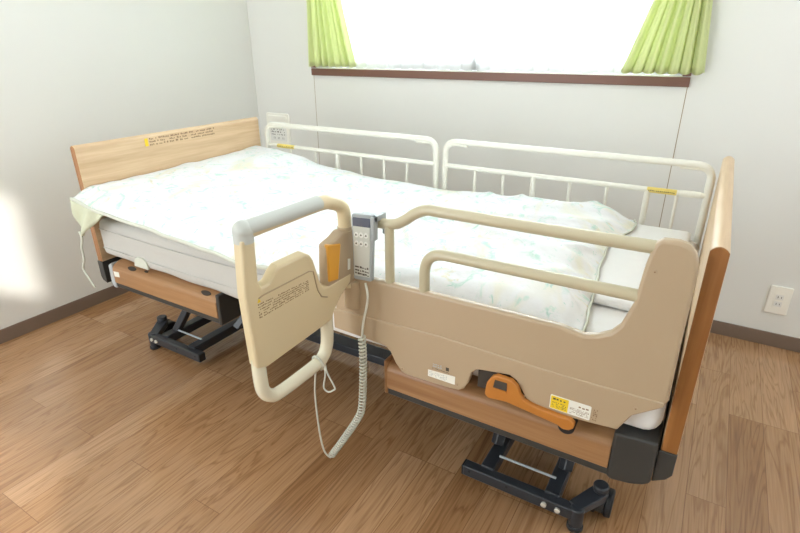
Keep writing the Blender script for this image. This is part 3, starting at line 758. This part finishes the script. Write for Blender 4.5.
# ------------------------------------------------------------------ hand control
rc = thing('remote_control', (1.234, -.056, .63), 'grey bed remote control with dark display hanging on the cream rail', 'remote control')
def RF(u, v, d): return (0.0522+u*0.9727, -.056-d, 0.0320+v*0.9727)
RO = [(1.2042, .6325), (1.2075, .6290), (1.2540, .6318), (1.2572, .6350), (1.2660, .7990), (1.2630, .8035), (1.2085, .7995), (1.2055, .7960)]
body_ = obj('remote_body', prism(BM(), RO, (-.015, -.002), RF), 'remoteback', rc, bevel=.003, seg=3)
obj('front_panel', prism(BM(), [(1.2085, .640), (1.2525, .643), (1.2590, .778), (1.2100, .774)], (-.003, .0), RF), 'remote', body_, bevel=.001)
obj('display', prism(BM(), [(1.2098, .7700), (1.2592, .7730), (1.2608, .7950), (1.2098, .7910)], (-.003, .0008), RF), 'screen', body_, bevel=.001, label='dark display window')
def RQ(s, t): return 1.2095+t*.001+(.0430+.0045*t)*s, .645+t*.130+s*.003
for r_ in range(2):
    for c in range(3):
        u, v = RQ(.2+.3*c, .80-.17*r_)
        b_ = obj('button', prism(BM(), [(u+.0058*math.cos(a*math.pi/8), v+.0068*math.sin(a*math.pi/8)) for a in range(16)], (-.001, .0018), RF), 'button', body_, bevel=.0006)
        obj('symbol', prism(BM(), [(u-.0030, v-.0022), (u+.0030, v-.0008), (u+.0008*(c-1), v+.0034)], (.0018, .0023), RF), 'ink', b_)
obj('lettering', glyph_rows(BM(), lambda u, v, d: RF(u+.001, v, d*.6), 1.2095, 1.2520, .6440, .6700, 3, 6, fill=.95, dens=1), 'ink', body_)
hk = BM(); box(hk, 1.2803, 1.2895, -0.0560, -0.0060, 0.7965, 0.8101); box(hk, 1.2803, 1.2895, -0.0100, -0.0060, 0.7566, 0.8004); box(hk, 1.2803, 1.2895, -0.0600, -0.0420, 0.7537, 0.8101)
box(hk, 1.2292, 1.2827, -0.0420, -0.0060, 0.7980, 0.8033)
obj('hook', hk, 'remoteback', rc, bevel=.0015, label='blue grey hanging hook')
# cord: straight lead, long coil, thin return lead tied to the gate
cy = -.042
lead = smooth_path([(1.2650, -0.0640, 0.6457), (1.2728, -0.0680, 0.6068), (1.2604, -0.0720, 0.5436), (1.2554, -0.0740, 0.4958)], 8)
obj('cord', T(lead, .0030, sides=8), 'cord', rc, smooth=60)
ax = smooth_path([(1.2549, -0.0740, 0.4997), (1.2564, -0.0740, 0.4623), (1.2549, -0.0740, 0.3938), (1.2466, -0.0740, 0.2854), (1.2301, -0.0740, 0.2367), (1.1794, -0.0740, 0.1451), (1.1287, -0.0740, 0.0594)], 30)
seg = [0]
for a, b_ in zip(ax, ax[1:]): seg.append(seg[-1]+(b_-a).length)
tot = seg[-1]; turns = 46; npt = turns*14; pts = []; k = 0
for i in range(npt+1):
    s = tot*i/npt
    while k < len(seg)-2 and seg[k+1] < s: k += 1
    f = (s-seg[k])/max(1e-9, seg[k+1]-seg[k]); p = ax[k].lerp(ax[k+1], f); tg = (ax[k+1]-ax[k]).normalized()
    n1 = Vector((0, 1, 0)); n2 = tg.cross(n1).normalized(); an = 2*math.pi*turns*i/npt
    pts.append(p+(n1*math.cos(an)+n2*math.sin(an))*.0082)
obj('coiled_cord', T(pts, .0025, sides=7), 'cord', rc, smooth=60, label='pale grey coiled cord')
thin = smooth_path([(1.1289, -0.0790, 0.0556), (1.1232, -0.0860, 0.0675), (1.1155, -0.0920, 0.0940), (1.1078, -0.0940, 0.1574), (1.1049, -0.0960, 0.2743), (1.1157, -0.0990, 0.3571), (1.1394, -0.1140, 0.4061)], 8)
obj('thin_cord', T(thin, .0026, sides=8), 'cord', rc, smooth=60)
gc = Vector(G(0.1216, 0.4404, 0))
wr = []
for i in range(25):
    a = 2*math.pi*i/12
    wr.append(gc+gn*math.cos(a)*.0195+(Vector((0, 0, 1))*math.cos(.2)+gd*math.sin(.2))*math.sin(a)*.0195+gd*(.004*i/24))
lp = [Vector((0.0780+x*0.9593+.001, -.112, 0.0477+z*0.9593)) for x, y, z in LOOP]
obj('cord_tie', tube(T(wr, .0024, sides=8), smooth_path([wr[-1]]+lp+[wr[0]], 6), .0024, sides=8), 'cord', rc, smooth=60, label='cord wrapped round the gate tube with a hanging loop')

# ------------------------------------------------------------------ camera and light
cam = bpy.data.objects.new('camera', bpy.data.cameras.new('camera')); C.objects.link(cam); S.camera = cam
cam.data.sensor_width = 36; cam.data.lens = CAM['f']/800*36; cam.data.clip_start = .01
yaw, pit, rol = R(CAM['yaw']), R(CAM['pitch']), R(CAM['roll'])
fw = Vector((-math.sin(yaw)*math.cos(pit), math.cos(yaw)*math.cos(pit), -math.sin(pit))); rv = Vector((math.cos(yaw), math.sin(yaw), 0)); uv = rv.cross(fw)
r2_ = rv*math.cos(rol)+uv*math.sin(rol); u2_ = r2_.cross(fw)
cam.matrix_world = Matrix(((r2_.x, u2_.x, -fw.x, CAM['x']), (r2_.y, u2_.y, -fw.y, CAM['y']), (r2_.z, u2_.z, -fw.z, CAM['z']), (0, 0, 0, 1)))

wd = bpy.data.worlds.new('daylight'); S.world = wd; wd.use_nodes = True
wd.node_tree.nodes['Background'].inputs[0].default_value = (.93, .97, 1, 1); wd.node_tree.nodes['Background'].inputs[1].default_value = LIGHT['world']
def area(name, loc, direction, sx, sy, power, col):
    l = bpy.data.lights.new(name, 'AREA'); l.shape = 'RECTANGLE'; l.size = sx; l.size_y = sy; l.energy = power; l.color = col
    o = bpy.data.objects.new(name, l); C.objects.link(o); o.location = loc
    o.rotation_euler = Vector(direction).to_track_quat('-Z', 'Y').to_euler(); return o
area('window_daylight', (.85, YB+.20, 1.58), (0, -1, -.25), 1.8, 1.05, LIGHT['window'], (.83, .93, 1))
area('side_fill', (X1+.04, .35, 1.42), (-1, -.12, -.05), 1.35, 1.3, LIGHT['side'], (.78, .89, 1))  # added fill from the right, set just inside the pane
area('front_left_fill', (.10, Y0-.04, 1.03), (0, 1, -.12), 1.0, 1.9, LIGHT['front_fill'], (.86, .93, 1))  # added fill for the left floor and camera-facing sides
area('overhead_fill', (1.2, -.3, ZC-.03), (0, 0, -1), .9, .9, LIGHT['overhead'], (.95, .98, 1))  # added soft fill from above, no visible fixture
sun = bpy.data.lights.new('sun', 'SUN'); sun.energy = LIGHT['sun']; sun.angle = R(1.3); sun.color = (1, .97, .92)
so = bpy.data.objects.new('sun', sun); C.objects.link(so); so.rotation_euler = Vector(SUNDIR).to_track_quat('-Z', 'Y').to_euler()

S.view_settings.view_transform = 'Standard'; S.view_settings.look = 'None'; S.view_settings.gamma = 1; S.view_settings.use_curve_mapping = False
S.view_settings.exposure = LIGHT['exposure']
S.cycles.max_bounces = 8; S.cycles.diffuse_bounces = 5; S.cycles.glossy_bounces = 3; S.cycles.transparent_max_bounces = 12; S.cycles.transmission_bounces = 4
S.cycles.use_denoising = True; S.cycles.caustics_reflective = False; S.cycles.caustics_refractive = False
S.cycles.sample_clamp_indirect = 6
